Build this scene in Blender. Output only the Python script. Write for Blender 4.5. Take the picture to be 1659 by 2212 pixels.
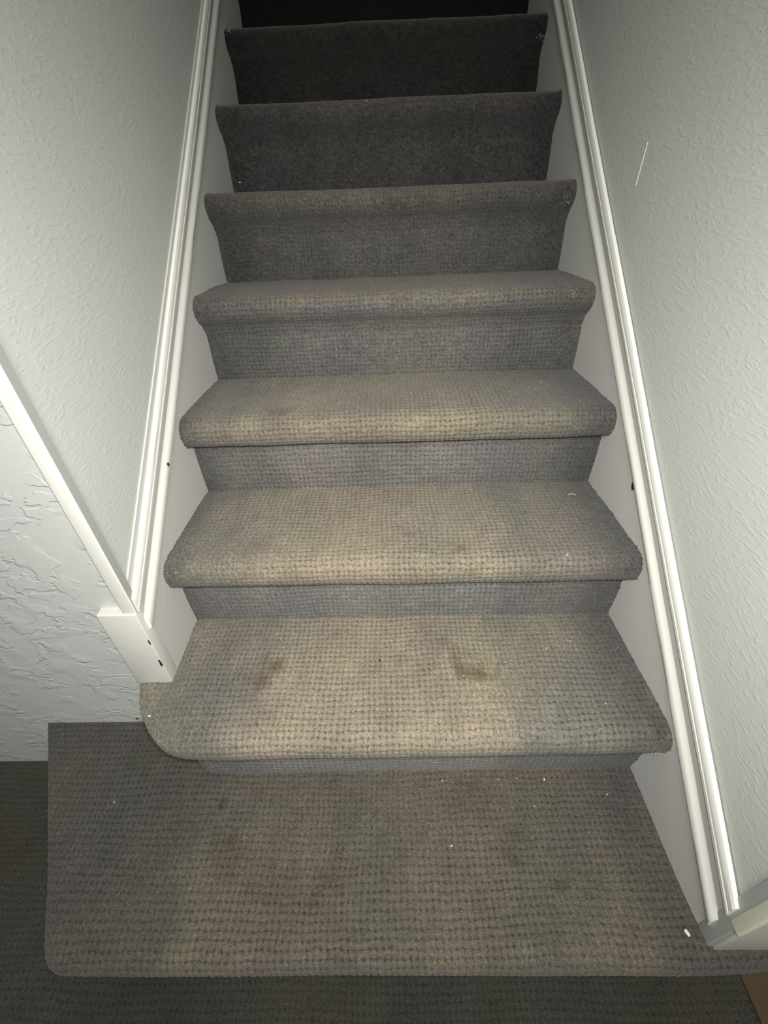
import bpy, bmesh, math, random
import numpy as np
from mathutils import Vector, Matrix
for o in list(bpy.data.objects): bpy.data.objects.remove(o)
S = bpy.context.scene
random.seed(4); RNG = np.random.RandomState(7)

# ------------------------------------------------------------------ camera
cam = bpy.data.cameras.new('camera'); cam.sensor_fit = 'HORIZONTAL'; cam.sensor_width = 36.0
cam.lens = 36.0 * 994.77 / 1659; cam.clip_start = 0.01
co = bpy.data.objects.new('camera', cam); S.collection.objects.link(co); S.camera = co
rt, up, fw = Vector((0.9994017, 0.00261618, -0.03448767)), Vector((0.02570978, 0.61080197, 0.79136588)), Vector((-0.0231355, 0.79177908, -0.61036927))
m = Matrix((rt, up, -fw)).transposed().to_4x4(); m.translation = Vector((-0.00647, -0.18285, 1.22388)); co.matrix_world = m

# ------------------------------------------------------------------ light
W = bpy.data.worlds.new('world'); S.world = W; W.use_nodes = True
W.node_tree.nodes['Background'].inputs[0].default_value = (1.0, 0.98, 0.94, 1)
W.node_tree.nodes['Background'].inputs[1].default_value = 0.065
def aim(o, tgt): o.rotation_euler = (Vector(tgt) - o.location).to_track_quat('-Z', 'Y').to_euler()
def spot(name, loc, tgt, power, ang, blend, rad, col=(1, 1, 1)):
    l = bpy.data.lights.new(name, 'SPOT'); l.energy = power; l.spot_size = math.radians(ang); l.spot_blend = blend
    l.shadow_soft_size = rad; l.color = col
    o = bpy.data.objects.new(name, l); S.collection.objects.link(o); o.location = loc; aim(o, tgt); return o
def area(name, loc, tgt, power, sx, sy, col=(1, 1, 1)):
    l = bpy.data.lights.new(name, 'AREA'); l.shape = 'RECTANGLE'; l.size = sx; l.size_y = sy; l.energy = power; l.color = col
    o = bpy.data.objects.new(name, l); S.collection.objects.link(o); o.location = loc; aim(o, tgt); return o
spot('phone_torch', (0.03, -0.19, 1.30), (-0.02, 0.60, 0.60), 44, 138, 1.0, 0.03, (1.0, 0.985, 0.955))
area('room_ceiling_lamp', (0.05, -1.0, 2.1), (0, 0.5, 0.5), 25.0, 0.5, 0.5, (1.0, 0.985, 0.95))
vs = S.view_settings; vs.view_transform = 'Standard'; vs.look = 'None'; vs.gamma = 1.0; vs.use_curve_mapping = False; vs.exposure = 0.0
S.cycles.max_bounces = 6

# ------------------------------------------------------------------ materials
def srgb(r, g, b):
    f = lambda c: (c / 255) / 12.92 if c / 255 <= .04045 else ((c / 255 + .055) / 1.055) ** 2.4
    return (f(r), f(g), f(b))
class NT:
    def __init__(s, name):
        s.m = bpy.data.materials.new(name); s.m.use_nodes = True; s.t = s.m.node_tree; s.b = s.t.nodes['Principled BSDF']
    def n(s, typ, **kw):
        nd = s.t.nodes.new(typ)
        for k, v in kw.items():
            if k in nd.inputs: nd.inputs[k].default_value = v
            else: setattr(nd, k, v)
        return nd
    def l(s, a, b): s.t.links.new(a, b)
    def math(s, op, a, b=None, c=None):
        nd = s.t.nodes.new('ShaderNodeMath'); nd.operation = op
        for i, v in enumerate((a, b, c)):
            if v is None: continue
            if isinstance(v, (int, float)): nd.inputs[i].default_value = v
            else: s.l(v, nd.inputs[i])
        return nd.outputs[0]

def carpet_mat():
    q = NT('looped carpet'); b = q.b; b.inputs['Roughness'].default_value = 1; b.inputs['Specular IOR Level'].default_value = 0.05
    b.inputs['Sheen Weight'].default_value = 0.15; b.inputs['Sheen Roughness'].default_value = 0.6
    uv = q.n('ShaderNodeUVMap', uv_map='loops'); sp = q.n('ShaderNodeSeparateXYZ'); q.l(uv.outputs[0], sp.inputs[0])
    geo = q.n('ShaderNodeNewGeometry')
    nz = q.n('ShaderNodeTexNoise', Scale=330.0, Detail=2.0, Roughness=.6); q.l(geo.outputs['Position'], nz.inputs['Vector'])
    nz2 = q.n('ShaderNodeTexNoise', Scale=900.0, Detail=2.0, Roughness=.7); q.l(geo.outputs['Position'], nz2.inputs['Vector'])
    nv = q.n('ShaderNodeTexNoise', Scale=60.0, Detail=2.0); q.l(geo.outputs['Position'], nv.inputs['Vector'])
    j = q.math('MULTIPLY', q.math('SUBTRACT', nz.outputs[0], .5), .55)
    su = q.math('ABSOLUTE', q.math('SINE', q.math('MULTIPLY', q.math('ADD', sp.outputs[0], j), math.pi)))
    sv = q.math('ABSOLUTE', q.math('SINE', q.math('MULTIPLY', q.math('SUBTRACT', sp.outputs[1], j), math.pi)))
    dome = q.math('MULTIPLY', q.math('POWER', su, .5), q.math('POWER', sv, .5))
    fade = q.n('ShaderNodeAttribute', attribute_name='loopiness')
    # pits and seams between loops: their shade darkened into the base colour
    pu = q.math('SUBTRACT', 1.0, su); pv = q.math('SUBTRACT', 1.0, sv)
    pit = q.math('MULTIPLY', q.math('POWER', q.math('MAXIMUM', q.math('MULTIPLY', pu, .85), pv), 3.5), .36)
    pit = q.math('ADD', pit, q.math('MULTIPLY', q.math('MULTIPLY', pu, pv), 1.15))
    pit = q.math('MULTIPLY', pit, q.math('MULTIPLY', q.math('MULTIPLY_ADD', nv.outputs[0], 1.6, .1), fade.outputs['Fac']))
    at = q.n('ShaderNodeAttribute', attribute_name='col')
    fib = q.math('MAXIMUM', q.math('MULTIPLY_ADD', nz2.outputs[0], 2.6, -.3), .2)
    f2 = q.math('MULTIPLY', fib, q.math('MAXIMUM', q.math('MULTIPLY_ADD', nz.outputs[0], 1.5, .25), .25))
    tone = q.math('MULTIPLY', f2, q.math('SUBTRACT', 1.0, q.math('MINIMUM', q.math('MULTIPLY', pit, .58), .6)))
    vm = q.n('ShaderNodeVectorMath', operation='SCALE'); q.l(at.outputs['Color'], vm.inputs[0]); q.l(tone, vm.inputs['Scale'])
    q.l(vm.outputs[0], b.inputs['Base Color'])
    h = q.math('ADD', q.math('MULTIPLY', q.math('MULTIPLY', dome, fade.outputs['Fac']), .7), q.math('MULTIPLY', nz2.outputs[0], .5))
    bp = q.n('ShaderNodeBump', Strength=.7, Distance=.0016); q.l(h, bp.inputs['Height']); q.l(bp.outputs[0], b.inputs['Normal'])
    return q.m
CARPET = carpet_mat()

def paint(name, col, rough=.55, kind='smooth'):
    q = NT(name); b = q.b; b.inputs['Roughness'].default_value = rough; b.inputs['Specular IOR Level'].default_value = .35
    geo = q.n('ShaderNodeNewGeometry'); pos = geo.outputs['Position']
    lo = q.n('ShaderNodeTexNoise', Scale=5.0, Detail=3.0); q.l(pos, lo.inputs['Vector'])
    rp = q.n('ShaderNodeMix', data_type='RGBA'); q.l(lo.outputs[0], rp.inputs[0])
    rp.inputs[6].default_value = (col[0] * .95, col[1] * .965, col[2] * .97, 1); rp.inputs[7].default_value = (min(1, col[0] * 1.04), min(1, col[1] * 1.03), min(1, col[2] * 1.02), 1)
    q.l(rp.outputs[2], b.inputs['Base Color'])
    if kind == 'smooth':
        n = q.n('ShaderNodeTexNoise', Scale=90.0, Detail=3.0); q.l(pos, n.inputs['Vector'])
        bp = q.n('ShaderNodeBump', Strength=.25, Distance=.001); q.l(n.outputs[0], bp.inputs['Height'])
    elif kind == 'stair':      # small brushed dabs, drawn out along the slope of the stairs
        mp = q.n('ShaderNodeMapping'); mp.inputs['Rotation'].default_value = (math.radians(-32), 0, 0); mp.inputs['Scale'].default_value = (1, .45, 1.5); q.l(pos, mp.inputs['Vector'])
        w = q.n('ShaderNodeTexNoise', Scale=9.0, Detail=2.0); q.l(pos, w.inputs['Vector'])
        vm = q.n('ShaderNodeVectorMath', operation='SCALE', Scale=.05); q.l(w.outputs['Color'], vm.inputs[0])
        ad = q.n('ShaderNodeVectorMath', operation='ADD'); q.l(mp.outputs[0], ad.inputs[0]); q.l(vm.outputs[0], ad.inputs[1])
        n1 = q.n('ShaderNodeTexNoise', Scale=120.0, Detail=2.5, Roughness=.55); q.l(ad.outputs[0], n1.inputs['Vector'])
        cr = q.n('ShaderNodeValToRGB'); cr.color_ramp.elements[0].position = .50; cr.color_ramp.elements[1].position = .66; q.l(n1.outputs[0], cr.inputs[0])
        bp = q.n('ShaderNodeBump', Strength=.3, Distance=.0011); q.l(cr.outputs[0], bp.inputs['Height'])
    else:                      # trowelled plaster with curled ridges
        w = q.n('ShaderNodeTexNoise', Scale=8.0, Detail=3.0); q.l(pos, w.inputs['Vector'])
        vm = q.n('ShaderNodeVectorMath', operation='SCALE', Scale=.16); q.l(w.outputs['Color'], vm.inputs[0])
        mp = q.n('ShaderNodeMapping'); mp.inputs['Rotation'].default_value = (0, math.radians(28), 0); mp.inputs['Scale'].default_value = (.55, 1, 1.3); q.l(pos, mp.inputs['Vector'])
        ad = q.n('ShaderNodeVectorMath', operation='ADD'); q.l(mp.outputs[0], ad.inputs[0]); q.l(vm.outputs[0], ad.inputs[1])
        n1 = q.n('ShaderNodeTexNoise', Scale=32.0, Detail=2.0, Roughness=.45); q.l(ad.outputs[0], n1.inputs['Vector'])
        r = q.math('ABSOLUTE', q.math('SUBTRACT', n1.outputs[0], .5))
        ridge = q.math('SUBTRACT', 1.0, q.math('MINIMUM', q.math('MULTIPLY', r, 28.0), 1.0))
        step = q.n('ShaderNodeValToRGB'); step.color_ramp.elements[0].position = .49; step.color_ramp.elements[1].position = .53; q.l(n1.outputs[0], step.inputs[0])
        msk = q.n('ShaderNodeTexNoise', Scale=14.0, Detail=1.0); q.l(pos, msk.inputs['Vector'])
        mk = q.n('ShaderNodeValToRGB'); mk.color_ramp.elements[0].position = .42; mk.color_ramp.elements[1].position = .6; q.l(msk.outputs[0], mk.inputs[0])
        hh = q.math('MULTIPLY', q.math('ADD', q.math('MULTIPLY', ridge, .6), q.math('MULTIPLY', step.outputs[0], .8)), mk.outputs[0])
        f = q.n('ShaderNodeTexNoise', Scale=70.0, Detail=2.0); q.l(pos, f.inputs['Vector'])
        hh = q.math('ADD', hh, q.math('MULTIPLY', f.outputs[0], .25))
        bp = q.n('ShaderNodeBump', Strength=.6, Distance=.0026); q.l(hh, bp.inputs['Height'])
    q.l(bp.outputs[0], b.inputs['Normal'])
    return q.m
M_WALL = paint('pale grey wall paint', srgb(206, 209, 203), .5, 'stair')
M_PLAS = paint('trowelled plaster', srgb(206, 210, 206), .45, 'trowel')
M_SKIRT = paint('grey gloss skirting paint', srgb(212, 211, 206), .4)
M_TRIM = paint('white moulding paint', srgb(240, 240, 231), .4)
M_BLOCK = paint('grey-white block paint', srgb(222, 222, 214), .4)
M_CREAM = paint('cream casing paint', srgb(254, 252, 232), .4)
M_PLINTH = paint('grey plinth paint', srgb(188, 188, 176), .5)
def flat(name, rgb, rough=.8):
    q = NT(name); n = q.n('ShaderNodeTexNoise', Scale=400.0); mx = q.n('ShaderNodeMix', data_type='RGBA'); c = srgb(*rgb)
    mx.inputs[6].default_value = (*[x * .85 for x in c], 1); mx.inputs[7].default_value = (*c, 1)
    q.l(n.outputs[0], mx.inputs[0]); q.l(mx.outputs[2], q.b.inputs['Base Color']); q.b.inputs['Roughness'].default_value = rough
    return q.m
M_SMEAR = flat('dried paint smear', (185, 186, 188)); M_DARK = flat('bare dark wood chip', (40, 30, 45)); M_FLECK = flat('white lint', (235, 232, 222)); M_CRUMB = flat('dark crumb', (40, 34, 28))
M_YEL = flat('tan crumb', (205, 180, 120)); M_SUB = flat('raw stair timber', (120, 95, 70)); M_BROWN = flat('brown flooring', (84, 68, 48), .9); M_SCR = flat('scratch', (240, 240, 234)); M_GRIME = flat('grime', (150, 146, 110))

# ------------------------------------------------------------------ mesh helpers
def link(name, me, mat, parent=None):
    o = bpy.data.objects.new(name, me); S.collection.objects.link(o); me.materials.append(mat)
    if parent: o.parent = parent
    return o
def pydata(name, v, f, mat, parent=None, smooth=False):
    me = bpy.data.meshes.new(name); me.from_pydata([tuple(map(float, a)) for a in v], [], f); me.update()
    if smooth: me.polygons.foreach_set('use_smooth', [True] * len(me.polygons))
    return link(name, me, mat, parent)
def box(name, lo, hi, mat, parent=None, bev=0.0):
    bm = bmesh.new(); bmesh.ops.create_cube(bm, size=1)
    for v in bm.verts: v.co = Vector([(lo[i] + hi[i]) / 2 + v.co[i] * (hi[i] - lo[i]) for i in range(3)])
    if bev: bmesh.ops.bevel(bm, geom=bm.edges[:], offset=bev, segments=3, affect='EDGES', profile=.5)
    me = bpy.data.meshes.new(name); bm.to_mesh(me); bm.free()
    o = link(name, me, mat, parent)
    if bev:
        for pgn in me.polygons: pgn.use_smooth = True
        me.set_sharp_from_angle(angle=math.radians(35))
    return o
def prism(name, poly, axis, a, b, mat, parent=None, bev=0.0):
    """poly in the two other axes, extruded along axis from a to b"""
    bm = bmesh.new()
    def P(p, t):
        return Vector((t, p[0], p[1])) if axis == 0 else Vector((p[0], t, p[1])) if axis == 1 else Vector((p[0], p[1], t))
    A = [bm.verts.new(P(p, a)) for p in poly]; B = [bm.verts.new(P(p, b)) for p in poly]; n = len(poly)
    bm.faces.new(A); bm.faces.new(B[::-1])
    for i in range(n): bm.faces.new((A[i], B[i], B[(i + 1) % n], A[(i + 1) % n]))
    bmesh.ops.recalc_face_normals(bm, faces=bm.faces)
    if bev: bmesh.ops.bevel(bm, geom=bm.edges[:], offset=bev, segments=2, affect='EDGES', profile=.5)
    me = bpy.data.meshes.new(name); bm.to_mesh(me); bm.free(); return link(name, me, mat, parent)
def structure(o): o['kind'] = 'structure'; return o
def tag(o, label, cat, group=None):
    o['label'] = label; o['category'] = cat
    if group: o['group'] = group
    return o

# ------------------------------------------------------------------ room shell
G, R, HW = 0.2532, 0.19, 0.474
structure(box('wall_left', (-.60, .3735, 0), (-HW - .003, 3.4, 3.3), M_WALL))
structure(box('wall_front', (-2.2, .373, 0), (-.490, .47, 3.3), M_PLAS))
structure(box('wall_right', (HW + .003, .002, 0), (.60, 3.4, 3.3), M_WALL))
structure(box('wall_back_right', (HW + .004, -.018, 0), (2.2, .10, 3.3), M_WALL))
structure(box('ceiling', (-.60, 1.2, 3.3), (.60, 3.4, 3.36), M_WALL))
structure(box('header_light_block', (-2.2, .12, 2.05), (2.2, .22, 3.3), M_WALL))  # unseen header, added to keep lamp light off the upper steps
structure(box('wall_top', (-.60, 3.4, 0), (.60, 3.5, 3.3), M_WALL))

# sloped skirting boards with their two mouldings
SL = R / G
def skirt_poly(y0, y1, c0, c1): return [(y0, c0 + SL * y0), (y1, c0 + SL * y1), (y1, c1 + SL * y1), (y0, c1 + SL * y0)]
def moulding(name, side, y0, y1, cA, cB, parent, kind, drift=0.0):
    # profile across the board: (fraction of width from lower edge, how far it stands out)
    if kind == 'inner': prof = [(0, -.001), (0.03, .003), (.16, .0058), (.45, .0068), (.62, .0050), (.80, .0018), (1, -.0005)]
    else: prof = [(0, -.001), (0.03, .0035), (.12, .0066), (.34, .0072), (.40, .0060), (.47, .0060), (.53, .0072), (.80, .0072), (.95, .0050), (1, -.001)]
    N = 90; v = []; f = []; k = len(prof); ca = math.atan(SL)
    for i in range(N + 1):
        y = y0 + (y1 - y0) * i / N
        wob = .0009 * math.sin(y * 9 + side) + random.uniform(-.00035, .00035)
        for (t, d) in prof:
            c = cA + (cB - cA) * t + wob + drift * (y - y0)
            v.append((side * (HW - d - random.uniform(0, .00025)), y, c + SL * y))
    for i in range(N):
        for j in range(k - 1):
            q = (i * k + j, (i + 1) * k + j, (i + 1) * k + j + 1, i * k + j + 1)
            f.append(q if side < 0 else q[::-1])
    f.append(tuple(range(k)) if side > 0 else tuple(range(k))[::-1]); f.append(tuple(range(N * k, N * k + k))[::-1] if side > 0 else tuple(range(N * k, N * k + k)))
    o = pydata(name, v, f, M_TRIM, parent, True); o.data.set_sharp_from_angle(angle=math.radians(28)); return o
def blemish(name, pts, normal_axis, level, th, mat, parent):
    v = []; n = len(pts)
    for t in (level, level + th):
        for a, b in pts: v.append((t, a, b) if normal_axis == 0 else (a, t, b) if normal_axis == 1 else (a, b, t))
    f = [tuple(range(n)), tuple(range(n, 2 * n))[::-1]] + [(i, (i + 1) % n, n + (i + 1) % n, n + i) for i in range(n)]
    return pydata(name, v, f, mat, parent)

bl = structure(prism('baseboard_left', [(.376, .15), (3.4, .15 + SL * 3.0), (3.4, .372 + SL * 3.4), (.376, .372 + SL * .376)], 0, -HW - .012, -HW, M_SKIRT))
moulding('moulding', -1, .370, 3.35, .256, .293, bl, 'inner', .012)
moulding('moulding', -1, .362, 3.35, .318, .353, bl, 'outer', .008)
blk = box('end_block', (-.546, .354, .36), (-HW + .0005, .384, .592), M_BLOCK, bl, .0022)
blk['label'] = 'grey-white block with chipped edge'
blemish('chip', [(-.4752, .459), (-.4742, .452), (-.4738, .441), (-.4760, .437), (-.4785, .444), (-.4770, .449), (-.4780, .457)], 1, .3528, .0016, M_DARK, blk)
blemish('chip', [(-.4750, .522), (-.4741, .514), (-.4745, .507), (-.4765, .512), (-.4762, .520)], 1, .3528, .0016, M_DARK, blk)
blemish('chip', [(.6120, .7480), (.6185, .7480), (.6190, .7425), (.6155, .7395), (.6130, .7435)], 0, -HW + .0098, .0012, M_DARK, bl)
br = structure(prism('baseboard_right', [(-.004, .0), (.1, .0), (3.4, 2.2), (3.4, .378 + SL * 3.4), (-.004, .348)], 0, HW, HW + .012, M_SKIRT))
moulding('moulding', 1, -.004, 3.35, .247, .287, br, 'inner', .014)
moulding('moulding', 1, -.006, 3.35, .318, .356, br, 'outer', .010)
blemish('chip', [(.573, .6900), (.580, .6950), (.585, .6900), (.583, .6820), (.577, .6770), (.574, .6810)], 0, HW - .0036, .0012, M_DARK, br)

# corner bead standing on the left end block, and the corner board at the foot of the right wall
structure(box('trim_1', (-.498, .357, .588), (-HW + .001, .3745, 3.3), M_TRIM, None, .0025))
c1 = box('trim_1_shade', (-.4735, .3592, .592), (-.4722, .3745, 3.3), paint('shaded return tone', srgb(172, 174, 170), .5), bpy.data.objects['trim_1']); c1.name = 'return_shade_strip'  # added strip: the bead's shaded side put into a grey colour
t2 = structure(box('trim_2', (HW - .0005, -.0235, .15), (HW + .03, .006, 3.3), paint('blue-grey corner paint', srgb(190, 198, 194), .45), None, .003))
structure(box('trim_3', (HW - .0025, -.031, .314), (.72, -.011, 3.3), M_CREAM, None, .004))
structure(box('baseboard_back_right', (HW + .008, -.0275, .15), (2.2, -.016, .306), M_PLINTH, None, .0015))
# yellowed grime low on the plaster, with its pinhole
sc = blemish('scratch', [(.9050, 1.228), (.9056, 1.228), (.9100, 1.195), (.9128, 1.164), (.9114, 1.163), (.9088, 1.19)], 0, HW + .0022, .0009, M_SCR, bpy.data.objects['wall_right'])
blemish('pinhole', [(-.624, .2075), (-.618, .2080), (-.617, .2035), (-.622, .2020)], 1, .3722, .0009, M_CRUMB, bpy.data.objects['wall_front'])

# ------------------------------------------------------------------ carpet
PITCH, PITCH_V = 0.0110, 0.0125
_ph = RNG.rand(64, 4)
def lfn(x, y, z, sc, seed=0, n=10):
    r = np.random.RandomState(100 + seed); s = np.zeros_like(x)
    for i in range(n):
        d = r.randn(3); d /= np.linalg.norm(d); k = sc * (0.6 + 1.4 * r.rand())
        s += np.sin((d[0] * x + d[1] * y + d[2] * z) * k + r.rand() * 6.28)
    return s / math.sqrt(n / 2) / 1.6
def L(c): return np.array(srgb(*c))
C_WORN, C_MID, C_EDGE = L((149, 140, 122)), L((126, 121, 109)), L((96, 93, 89))
STAINS = {  # step: (x, y, rx, ry, strength)
    2: [(.115, .405, .019, .018, .5), (.110, .382, .015, .020, .55), (.126, .364, .018, .016, .45), (.134, .348, .024, .015, .5), (.158, .342, .022, .014, .5), (.178, .362, .018, .020, .45), (.158, .372, .016, .010, .25), (.094, .434, .016, .010, .35),
        (-.278, .358, .020, .036, .5), (-.255, .378, .014, .016, .45), (-.300, .345, .02, .015, .3), (-.002, .390, .020, .016, .35), (-.063, .308, .007, .007, .45), (.46, .25, .02, .03, .5), (.05, .375, .02, .02, .15), (-.02, .355, .05, .02, .12)],
    3: [(.024, .560, .010, .009, .55), (.123, .511, .010, .012, .65), (.109, .528, .009, .006, .5), (-.168, .649, .05, .02, .15), (-.13, .575, .05, .03, .12)],
    4: [(-.254, .774, .030, .020, .55), (-.19, .745, .03, .015, .2)],
    1: [(-.371, .192, .005, .012, .7), (.116, .200, .040, .035, .25), (.263, .055, .015, .008, .5), (.199, .090, .008, .006, .6), (-.200, .057, .07, .03, .3), (-.351, .121, .02, .015, .3), (.19, .12, .03, .02, .2), (-.32, .1, .03, .03, .2)]}
def colour(k, x, y, z, dz_top):
    """worn traffic lane down the middle, greyer pile along both sides, spots of dirt"""
    n1 = lfn(x, y, z, 14, 1); n2 = lfn(x, y, z, 45, 2); n3 = lfn(x, y, z, 120, 3)
    sm = lambda e0, e1, t: (lambda u: u * u * (3 - 2 * u))(np.clip((t - e0) / (e1 - e0), 0, 1))
    xc = x + .02 * n2
    if k == 1:
        yy = np.clip(.253 - y, 0, .3)
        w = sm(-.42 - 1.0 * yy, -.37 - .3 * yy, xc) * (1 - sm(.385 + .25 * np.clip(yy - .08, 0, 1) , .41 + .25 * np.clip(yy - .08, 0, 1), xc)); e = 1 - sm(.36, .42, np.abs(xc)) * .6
        base = C_MID * .58 + 0 * x[:, None]; wc = C_WORN * np.array([.46, .465, .485]); ed = C_EDGE * .72  # bottom step: all tones darker
    else:
        fr = dict([(2, (-.36, -.22, .16, .235, 1.)), (3, (-.42, -.22, .17, .26, .93)), (4, (-.40, -.2, .12, .34, .86)), (5, (-.42, -.1, .12, .4, .74))]).get(k, (-.45, 0, .0, .45, .6))
        w = sm(fr[0], fr[1], xc) * (1 - sm(fr[2], fr[3], xc + .0 * y)) * fr[4]
        base = C_MID * .95 + 0 * x[:, None]; wc = C_WORN * np.array([1., .985, .97]); ed = C_EDGE * .85
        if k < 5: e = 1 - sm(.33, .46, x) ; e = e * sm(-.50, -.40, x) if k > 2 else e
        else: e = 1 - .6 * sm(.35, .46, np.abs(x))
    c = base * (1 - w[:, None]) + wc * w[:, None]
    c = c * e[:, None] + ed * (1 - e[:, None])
    # risers and undersides are taken greyer and darker
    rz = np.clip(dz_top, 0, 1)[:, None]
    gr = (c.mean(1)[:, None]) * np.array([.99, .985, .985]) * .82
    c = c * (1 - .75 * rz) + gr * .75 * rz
    c = c * (1 + .07 * n1[:, None] + .05 * n2[:, None] + .05 * n3[:, None])
    c = c * (1 + n1[:, None] * np.array([.015, 0, -.03]) + lfn(x, y, z, 25, 9)[:, None] * np.array([-.01, .012, -.015]))
    for (sx, sy, rx, ry, s) in STAINS.get(k, []):
        d = ((x - sx) / rx / 1.15) ** 2 + ((y - sy) / ry / 1.15) ** 2 + .45 * n3
        m_ = np.clip(1.25 - d * .8, 0, 1) * s * (dz_top < .5)
        c = c * (1 - m_[:, None] * np.array([.42, .50, .58]))
    return np.clip(c * {1: .9, 3: .95, 4: .86, 5: .72, 6: .48, 7: .31, 8: .13, 9: .04, 10: .06}.get(k, 1), .002, 1)  # upper steps fade towards black: stairwell gloom painted into the carpet colour

def grid_mesh(name, P, UV, COL, LOOP, parent, amp, flip=False):
    """P (n,m,3) grid of surface points -> displaced, closed-off carpet sheet"""
    n, m_ = P.shape[:2]
    du = np.gradient(P, axis=0); dv = np.gradient(P, axis=1); N = np.cross(du, dv); N /= (np.linalg.norm(N, axis=2, keepdims=True) + 1e-12)
    if flip: N = -N
    dome = np.sqrt(np.abs(np.sin(np.pi * UV[..., 0])) * np.abs(np.sin(np.pi * UV[..., 1])) + 1e-9)
    x, y, z = P[..., 0].ravel(), P[..., 1].ravel(), P[..., 2].ravel()
    wav = lfn(x, y, z, 22, 5).reshape(n, m_) * .0012
    D = amp * dome * LOOP + wav + RNG.randn(n, m_) * .0004 + np.abs(RNG.randn(n, m_)) * .0016 * np.clip((np.abs(P[..., 0]) - .469) / .003, 0, 1) * (np.abs(P[..., 0]) < .48) * (P[..., 1] > .19) * ((P[..., 0] > 0) | (P[..., 1] > .46))
    Q = P + N * D[..., None]
    idx = np.arange(n * m_).reshape(n, m_)
    a, b, c, d = idx[:-1, :-1].ravel(), idx[1:, :-1].ravel(), idx[1:, 1:].ravel(), idx[:-1, 1:].ravel()
    F = np.stack([a, b, c, d], 1) if not flip else np.stack([a, d, c, b], 1)
    me = bpy.data.meshes.new(name); me.vertices.add(n * m_); me.vertices.foreach_set('co', Q.reshape(-1).astype(np.float32))
    me.loops.add(F.size); me.loops.foreach_set('vertex_index', F.ravel().astype(np.int32))
    me.polygons.add(len(F)); me.polygons.foreach_set('loop_start', np.arange(0, F.size, 4, dtype=np.int32)); me.polygons.foreach_set('loop_total', np.full(len(F), 4, np.int32))
    me.update(calc_edges=True); me.polygons.foreach_set('use_smooth', np.ones(len(F), bool))
    uvl = me.uv_layers.new(name='loops'); uvl.data.foreach_set('uv', UV.reshape(-1, 2)[F.ravel()].ravel().astype(np.float32))
    ca = me.color_attributes.new('col', 'FLOAT_COLOR', 'POINT'); cc = np.ones((n * m_, 4), np.float32); cc[:, :3] = COL; ca.data.foreach_set('color', cc.ravel())
    la = me.attributes.new('loopiness', 'FLOAT', 'POINT'); la.data.foreach_set('value', LOOP.ravel().astype(np.float32))
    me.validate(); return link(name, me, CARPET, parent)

def resample(pts, step):
    pts = np.array(pts, float); s = np.r_[0, np.cumsum(np.linalg.norm(np.diff(pts, axis=0), axis=1))]
    t = np.linspace(0, s[-1], max(2, int(s[-1] / step) + 1)); return np.stack([np.interp(t, s, pts[:, i]) for i in range(pts.shape[1])], 1), t
def smooth_poly(pts, it=3, closed=False):      # Chaikin
    pts = np.array(pts, float)
    for _ in range(it):
        q = pts[:-1] * .75 + pts[1:] * .25; r = pts[:-1] * .25 + pts[1:] * .75
        pts = np.concatenate([pts[:1], np.stack([q, r], 1).reshape(-1, pts.shape[1]), pts[-1:]])
    return pts

NOSE_LOW = [(.003, -.050), (-.018, -.050), (-.034, -.040), (-.0425, -.020), (-.0425, .002), (-.030, .0175), (-.008, .0215)]
NOSE_HI = [(.006, -.075), (-.006, -.046), (-.024, -.032), (-.037, -.014), (-.0375, .004), (-.026, .018), (-.006, .0220)]
def top_dz(t, b=.0215): return b + (0 - b) * t ** 1.15       # tread falls gently from nosing to back

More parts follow.
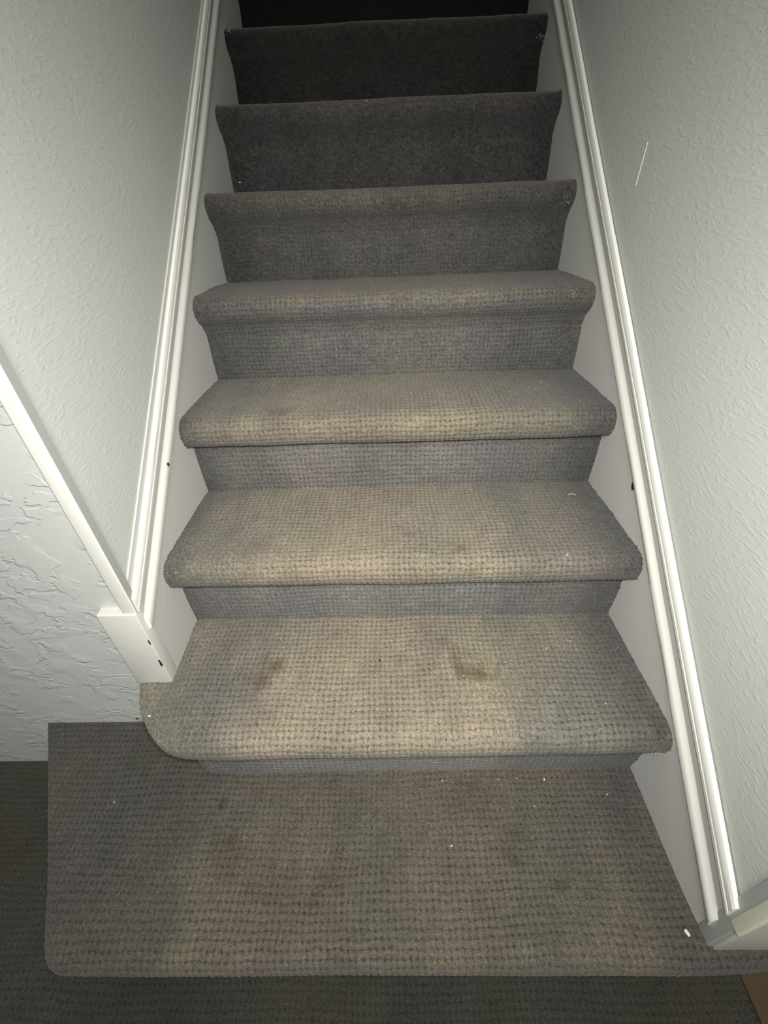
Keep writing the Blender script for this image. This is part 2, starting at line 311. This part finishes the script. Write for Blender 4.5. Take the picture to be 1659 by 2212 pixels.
def make_step(k, parent):
    step = .0025 if k <= 4 else .0035 if k <= 6 else .005
    zt = k * R; y0 = (k - 1) * G
    shL, shR = {2: (0, .002), 3: (.006, 0), 4: (.004, .004), 5: (.004, 0), 6: (.006, .006), 7: (.012, .002), 8: (.02, .01)}.get(k, (0, 0))
    prof = NOSE_LOW if k <= 4 else NOSE_HI
    if k in (1, 2):
        if k == 2: nose = [(.476, .2105), (-.34, .2085), (-.40, .2085), (-.438, .215), (-.468, .235), (-.505, .275), (-.532, .325), (-.549, .375)]
        else: nose = [(.66, -.034), (.60, -.044), (.56, -.049), (.50, -.051), (-.535, -.051), (-.575, -.050), (-.600, -.040), (-.618, -.012), (-.640, .030), (-.842, .377)]
        if k == 2: nose = np.r_[np.array(nose[:1]), smooth_poly(nose[1:], 3)]
        else: nose = np.r_[smooth_poly(nose[:4], 2), smooth_poly(nose[4:], 3) if False else np.r_[np.array(nose[4:5]), smooth_poly(nose[5:9], 3), np.array(nose[9:])]]
        C, s = resample(nose, step)
        T = np.gradient(C, axis=0); T /= np.linalg.norm(T, axis=1, keepdims=True); Nn = np.stack([T[:, 1], -T[:, 0]], 1); Nn *= -1
        if Nn[len(Nn) // 3, 1] > 0: Nn = -Nn
        C = C - Nn * .0425
        # back line
        B = np.zeros_like(C)
        if k == 2:
            yb = y0 + G + .018; xs = -.39; st = C[:, 0] >= xs; B[st] = np.stack([C[st, 0], np.full(st.sum(), yb)], 1)
            path = [(xs, yb), (-.476, yb), (-.476, .362), (-.549, .362)]
        else:
            yb = y0 + G + .018; r = C[:, 0] > .476; B[r] = np.stack([C[r, 0], np.full(r.sum(), -.020)], 1)
            xs = -.36; st = (C[:, 0] >= xs) & ~r; B[st] = np.stack([C[st, 0], np.full(st.sum(), yb)], 1)
            path = [(xs, yb), (-.41, .26), (-.45, .31), (-.49, .375), (-.842, .375)]
        lf = C[:, 0] < xs; nl = lf.sum(); pr, _ = resample(path, .0001); B[lf] = pr[np.linspace(0, len(pr) - 1, nl).astype(int)]
        along = s
    else:
        X = np.arange(-.476, .4761, step)[::-1]; tt = (X + .476) / .952
        yn = y0 + shL * (1 - tt) + shR * tt; C = np.stack([X, yn], 1); Nn = np.tile([0., -1.], (len(X), 1)); B = np.stack([X, np.full(len(X), k * G + .018)], 1); along = X[0] - X
    # nosing
    pf, ps = resample(smooth_poly(prof, 3), step)
    pn = len(pf); npt = int((.25 if k != 1 else .30) / step)
    m_ = len(C)
    lift = np.ones(m_)
    if k in (1, 2): lift[lf] = 1 - .9 * np.clip(np.linspace(0, 1.6, nl), 0, 1)
    P = np.zeros((m_, pn + npt, 3)); UV = np.zeros((m_, pn + npt, 2))
    isr = np.zeros((m_, pn + npt))
    bow = .004 * np.cos(C[:, 0] * 3.0) - .002 if k > 1 else 0 * C[:, 0]
    for j in range(pn):
        P[:, j, :2] = C - Nn * pf[j, 0]; P[:, j, 2] = zt + pf[j, 1] * (lift if pf[j, 1] > 0 else 1)
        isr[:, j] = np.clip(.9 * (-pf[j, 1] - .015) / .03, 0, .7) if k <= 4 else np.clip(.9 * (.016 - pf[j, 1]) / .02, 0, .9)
    I = P[:, pn - 1, :2]
    for j in range(npt):
        t = (j + 1) / npt; P[:, pn + j, :2] = I * (1 - t) + B * t; P[:, pn + j, 2] = zt + lift * pf[-1, 1] * (1 - t) ** .9
        if k == 1: P[:, pn + j, 2] = zt + lift * (.0215 * (1 - t) ** .9 * .6 + .0215 * .4 * (1 - t) ** 8)
    UV[:, pn:, 0] = P[:, pn:, 0]; UV[:, pn:, 1] = P[:, pn:, 1]
    UV[:, :pn, 0] = I[:, :1] ; UV[:, :pn, 1] = I[:, 1:2] - (ps[-1] - ps)[None, :]
    bend = np.abs(Nn[:, 0]) > .3
    if k in (1, 2):
        UV[bend, :pn, 0] = (I[bend, 0:1] - (ps[-1] - ps)[None, :] * Nn[bend, 0:1] * -1); UV[bend, :pn, 1] = I[bend, 1:2] + (ps[-1] - ps)[None, :] * Nn[bend, 1:2]
    finish_uv(P, UV, k)
    xx, yy, zz = P[..., 0].ravel(), P[..., 1].ravel(), P[..., 2].ravel()
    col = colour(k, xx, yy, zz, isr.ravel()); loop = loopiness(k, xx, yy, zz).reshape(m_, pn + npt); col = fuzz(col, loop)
    tr = grid_mesh('step', P, UV, col, loop, parent, .0016 if k <= 4 else .001, flip=True)
    # riser below this nosing
    zb = (k - 1) * R; nr = max(8, int((R - .04) / step)); top = pf[0]
    PR = np.zeros((m_, nr, 3)); UR = np.zeros((m_, nr, 2)); lo = .006
    for j in range(nr):
        t = j / (nr - 1); PR[:, j, :2] = C - Nn * (top[0] * t + lo * (1 - t) + .004 * math.sin(t * math.pi) * -1); PR[:, j, 2] = zb - .012 + (zt + top[1] + .0015 - zb + .012) * t
        UR[:, j, 0] = UV[:, 0, 0] * PITCH; UR[:, j, 1] = -(1 - t) * (R - .045)
    UR[..., 0] = C[:, 0:1]
    if k in (1, 2): UR[bend, :, 0] = along[bend][:, None]
    finish_uv(PR, UR, k + 20)
    xx, yy, zz = PR[..., 0].ravel(), PR[..., 1].ravel(), PR[..., 2].ravel()
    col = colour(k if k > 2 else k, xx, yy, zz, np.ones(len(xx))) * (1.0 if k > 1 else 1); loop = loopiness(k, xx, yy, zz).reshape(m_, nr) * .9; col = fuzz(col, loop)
    ri = grid_mesh('riser', PR, UR, col, loop, tr, .0014, flip=True)
    return tr

def loopiness(k, x, y, z):
    base = {1: .9, 2: 1.0, 3: 1.0, 4: .9, 5: .75, 6: .5}.get(k, .35)
    return np.clip(base * (1 + .25 * lfn(x, y, z, 16, 33)) - .45 * np.clip((np.abs(x) - .36) / .1, 0, 1) * (k > 1), .05, 1.1)
def fuzz(col, loop): return np.clip(col * (1 + (.26 - .17 * np.clip(loop.ravel(), 0, 1)) * RNG.randn(len(col)))[:, None], .001, 1)
def finish_uv(P, UV, k):
    x, y, z = P[..., 0], P[..., 1], P[..., 2]
    UV[..., 0] = UV[..., 0] / PITCH + .28 * lfn(x, y, z, 20, 40 + k) + .10 * lfn(x, y, z, 150, 60 + k)
    UV[..., 1] = UV[..., 1] / PITCH_V + .28 * lfn(x, y, z, 20, 41 + k) + .10 * lfn(x, y, z, 150, 61 + k)

st = bpy.data.objects.new('staircase', None); S.collection.objects.link(st)
tag(st, 'straight staircase covered in worn grey-beige looped carpet, climbing between two white walls', 'staircase')
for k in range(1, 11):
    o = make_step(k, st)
    if k == 1: o['label'] = 'wide bottom step with darker carpet and a splayed open end'
    if k == 2: o['label'] = 'step with a rounded open corner and brown stains'
# timber body inside the carpet
poly = [(.035, .004)]
for k in range(1, 11): poly += [((k - 1) * G + .035, k * R - .02), (k * G + .035, k * R - .02)]
poly += [(10 * G + .035, .004)]
prism('stair_body', poly, 0, -.46, .46, M_SUB, st)

# floor carpet
def floor_piece(name, x0, x1, y0, y1, step):
    X = np.arange(x0, x1, step); Y = np.arange(y0, y1, step); XX, YY = np.meshgrid(X, Y, indexing='ij')
    P = np.stack([XX, YY, 0 * XX], 2); UV = np.stack([XX, YY], 2); finish_uv(P, UV, 3)
    x, y = XX.ravel(), YY.ravel(); z = 0 * x
    c = L((104, 103, 92)) * .36 * (1 + .12 * lfn(x, y, z, 14, 71) + .06 * lfn(x, y, z, 60, 72))[:, None] * (1 + lfn(x, y, z, 18, 73)[:, None] * np.array([.03, 0, -.06]))
    o = grid_mesh(name, P, UV, np.clip(c, .002, 1), np.full(XX.shape, .75), None, .0014)
    return structure(o)
floor_piece('floor', -1.35, .612, -.32, .374, .004)
structure(box('floor_slab', (-2.2, -2.0, -.06), (2.2, 3.5, -.006), M_SUB))
structure(box('floor_side', (.612, -.32, -.02), (1.2, .0, .002), M_BROWN))

# ------------------------------------------------------------------ flecks and crumbs on the carpet
def fleck(name, loc, size, mat, label, cat, group, elong=1.3, parent=None):
    bm = bmesh.new(); bmesh.ops.create_icosphere(bm, subdivisions=2, radius=1)
    for v in bm.verts:
        v.co *= 1 + random.uniform(-.22, .22); v.co = Vector((v.co.x * size * elong, v.co.y * size * .8, v.co.z * size * .4))
    me = bpy.data.meshes.new(name); bm.to_mesh(me); bm.free()
    for p_ in me.polygons: p_.use_smooth = True
    o = link(name, me, mat, parent); o.location = loc; o.rotation_euler = (random.uniform(-.2, .2), random.uniform(-.2, .2), random.uniform(0, 3.1))
    if label: tag(o, label, cat, group)
    return o
def ztop(k, y):
    t = min(1, max(0, (y - (k - 1) * G + .006) / (G + .01))); return k * R + (.0215 * (1 - t) ** .9 if k != 1 else .0215 * ((1 - t) ** .9 * .6 + .4 * (1 - t) ** 8)) + .0028
GR = 'small white flecks of debris on the carpet'
FL = [(2, .072, .451, 1.5, 'tiny white fleck near the back of the stained second step, right of centre'), (2, .306, .412, 1.9, 'white fleck right of the brown stain on the second step'),
      (2, .362, .430, 1.7, 'white fleck at the back right of the second step'), (2, .123, .348, 1.4, 'tiny white fleck lying in the big brown stain'),
      (2, .378, .281, 1.6, 'lone white fleck towards the front right of the second step'), (2, -.480, .270, 2.6, 'white fleck by the rounded open corner of the second step'),
      (2, .367, .409, 1.3, 'tiny white fleck just in front of the back right one, second step'), (2, -.327, .453, 1.4, 'tiny white fleck at the back left of the second step'),
      (3, .329, .482, 2.3, 'white fleck on the nosing of the third step, right side'), (3, -.296, .550, 1.2, 'tiny white fleck on the left of the third step'),
      (4, .361, .911, 1.8, 'white fleck near the riser on the right of the fourth step'), (4, .333, .854, 1.4, 'white fleck mid-depth on the right of the fourth step'), (4, .409, .777, 1.6, 'white fleck near the right nosing of the fourth step'),
      (1, .288, .234, 2.3, 'bright white fleck under the second nosing on the bottom step, right side'), (1, .084, .118, 2.0, 'white fleck in the middle of the bottom step'),
      (1, .078, .234, 1.5, 'tiny white fleck by the riser at the centre of the bottom step'), (1, .233, .237, 1.4, 'tiny white fleck left of the bright one below the second nosing'),
      (1, .405, .204, 1.5, 'tiny white fleck in the dark right corner of the bottom step'), (1, -.596, .200, 1.5, 'tiny white fleck on the open left end of the bottom step'),
      (1, .194, .235, 1.2, 'tiny white fleck against the riser, bottom step, right of centre'), (1, .255, .184, 1.2, 'tiny white fleck on the right half of the bottom step')]
for k, x, y, s, lab in FL: fleck('white_fleck', (x, y, ztop(k, y)), s * .85 / 1000, M_FLECK, lab, 'lint', GR)
fleck('white_pellet', (.448, -.008, ztop(1, -.008) + .002), .0040, M_FLECK, 'large white pellet at the front right of the bottom step beside the skirting', 'crumb', None, 1.5)
fleck('tan_crumb', (-.025, .276, ztop(2, .276)), .0018, M_YEL, 'tiny tan crumb near the front centre of the second step', 'crumb', None)
fleck('dark_crumb', (-.046, .389, ztop(2, .389)), .0026, M_CRUMB, 'small black crumb in the middle of the second step', 'crumb', None)
fleck('white_fleck', (-.054, 1.482, 1.345), .0022, M_FLECK, 'white fleck on the dim seventh step face, above centre', 'lint', GR, 1.8)
fleck('white_fleck', (-.382, 1.268, 1.185), .0022, M_FLECK, 'white fleck low on the left of the dim seventh riser', 'lint', GR)
# curled white thread on the third step
v = []; f = []
for i in range(13):
    a = math.pi * i / 12; c_ = Vector((.411 + .008 * math.cos(a), .699 + .005 * math.sin(a), ztop(3, .699) + .001))
    for j in range(6): b_ = j * math.pi / 3; v.append(c_ + Vector((math.cos(a) * math.cos(b_), math.sin(a) * math.cos(b_), math.sin(b_))) * .0007)
for i in range(12):
    for j in range(6): f.append((i * 6 + j, i * 6 + (j + 1) % 6, (i + 1) * 6 + (j + 1) % 6, (i + 1) * 6 + j))
tag(pydata('thread', v, f, M_FLECK), 'curled white thread at the back right of the third step', 'thread')
# smears of wall paint on the carpet corners (parts of their steps)
steps = [o for o in st.children if o.name.startswith('step')]
def smear(k, cx, cy, cz, rad, n, ax='front'):
    bm = bmesh.new()
    for i in range(n):
        dx, dz, dy = random.gauss(0, rad), random.gauss(0, rad * .8), random.gauss(0, .0012)
        s = random.uniform(.0004, .0011); mtx = Matrix.Translation((cx + dx, cy + (dy if ax == 'front' else dz), cz + (dz if ax == 'front' else dy * .4))) @ Matrix.Diagonal((s, s * .7, s * 1.3, 1))
        bmesh.ops.create_icosphere(bm, subdivisions=1, radius=1, matrix=mtx)
    me = bpy.data.meshes.new('paint_smear'); bm.to_mesh(me); bm.free(); o = link('paint_smear', me, M_SMEAR, steps[k - 1]); o['kind'] = 'stuff'
smear(8, -.452, 1.727, 1.53, .006, 12); smear(8, .457, 1.735, 1.487, .006, 16); smear(6, .449, 1.231, 1.116, .007, 16); smear(5, .424, .968, .955, .007, 14)
smear(2, -.443, .394, ztop(2, .394), .006, 12, 'top'); smear(2, .458, .214, .346, .005, 22); smear(3, -.470, .492, .600, .006, 10)
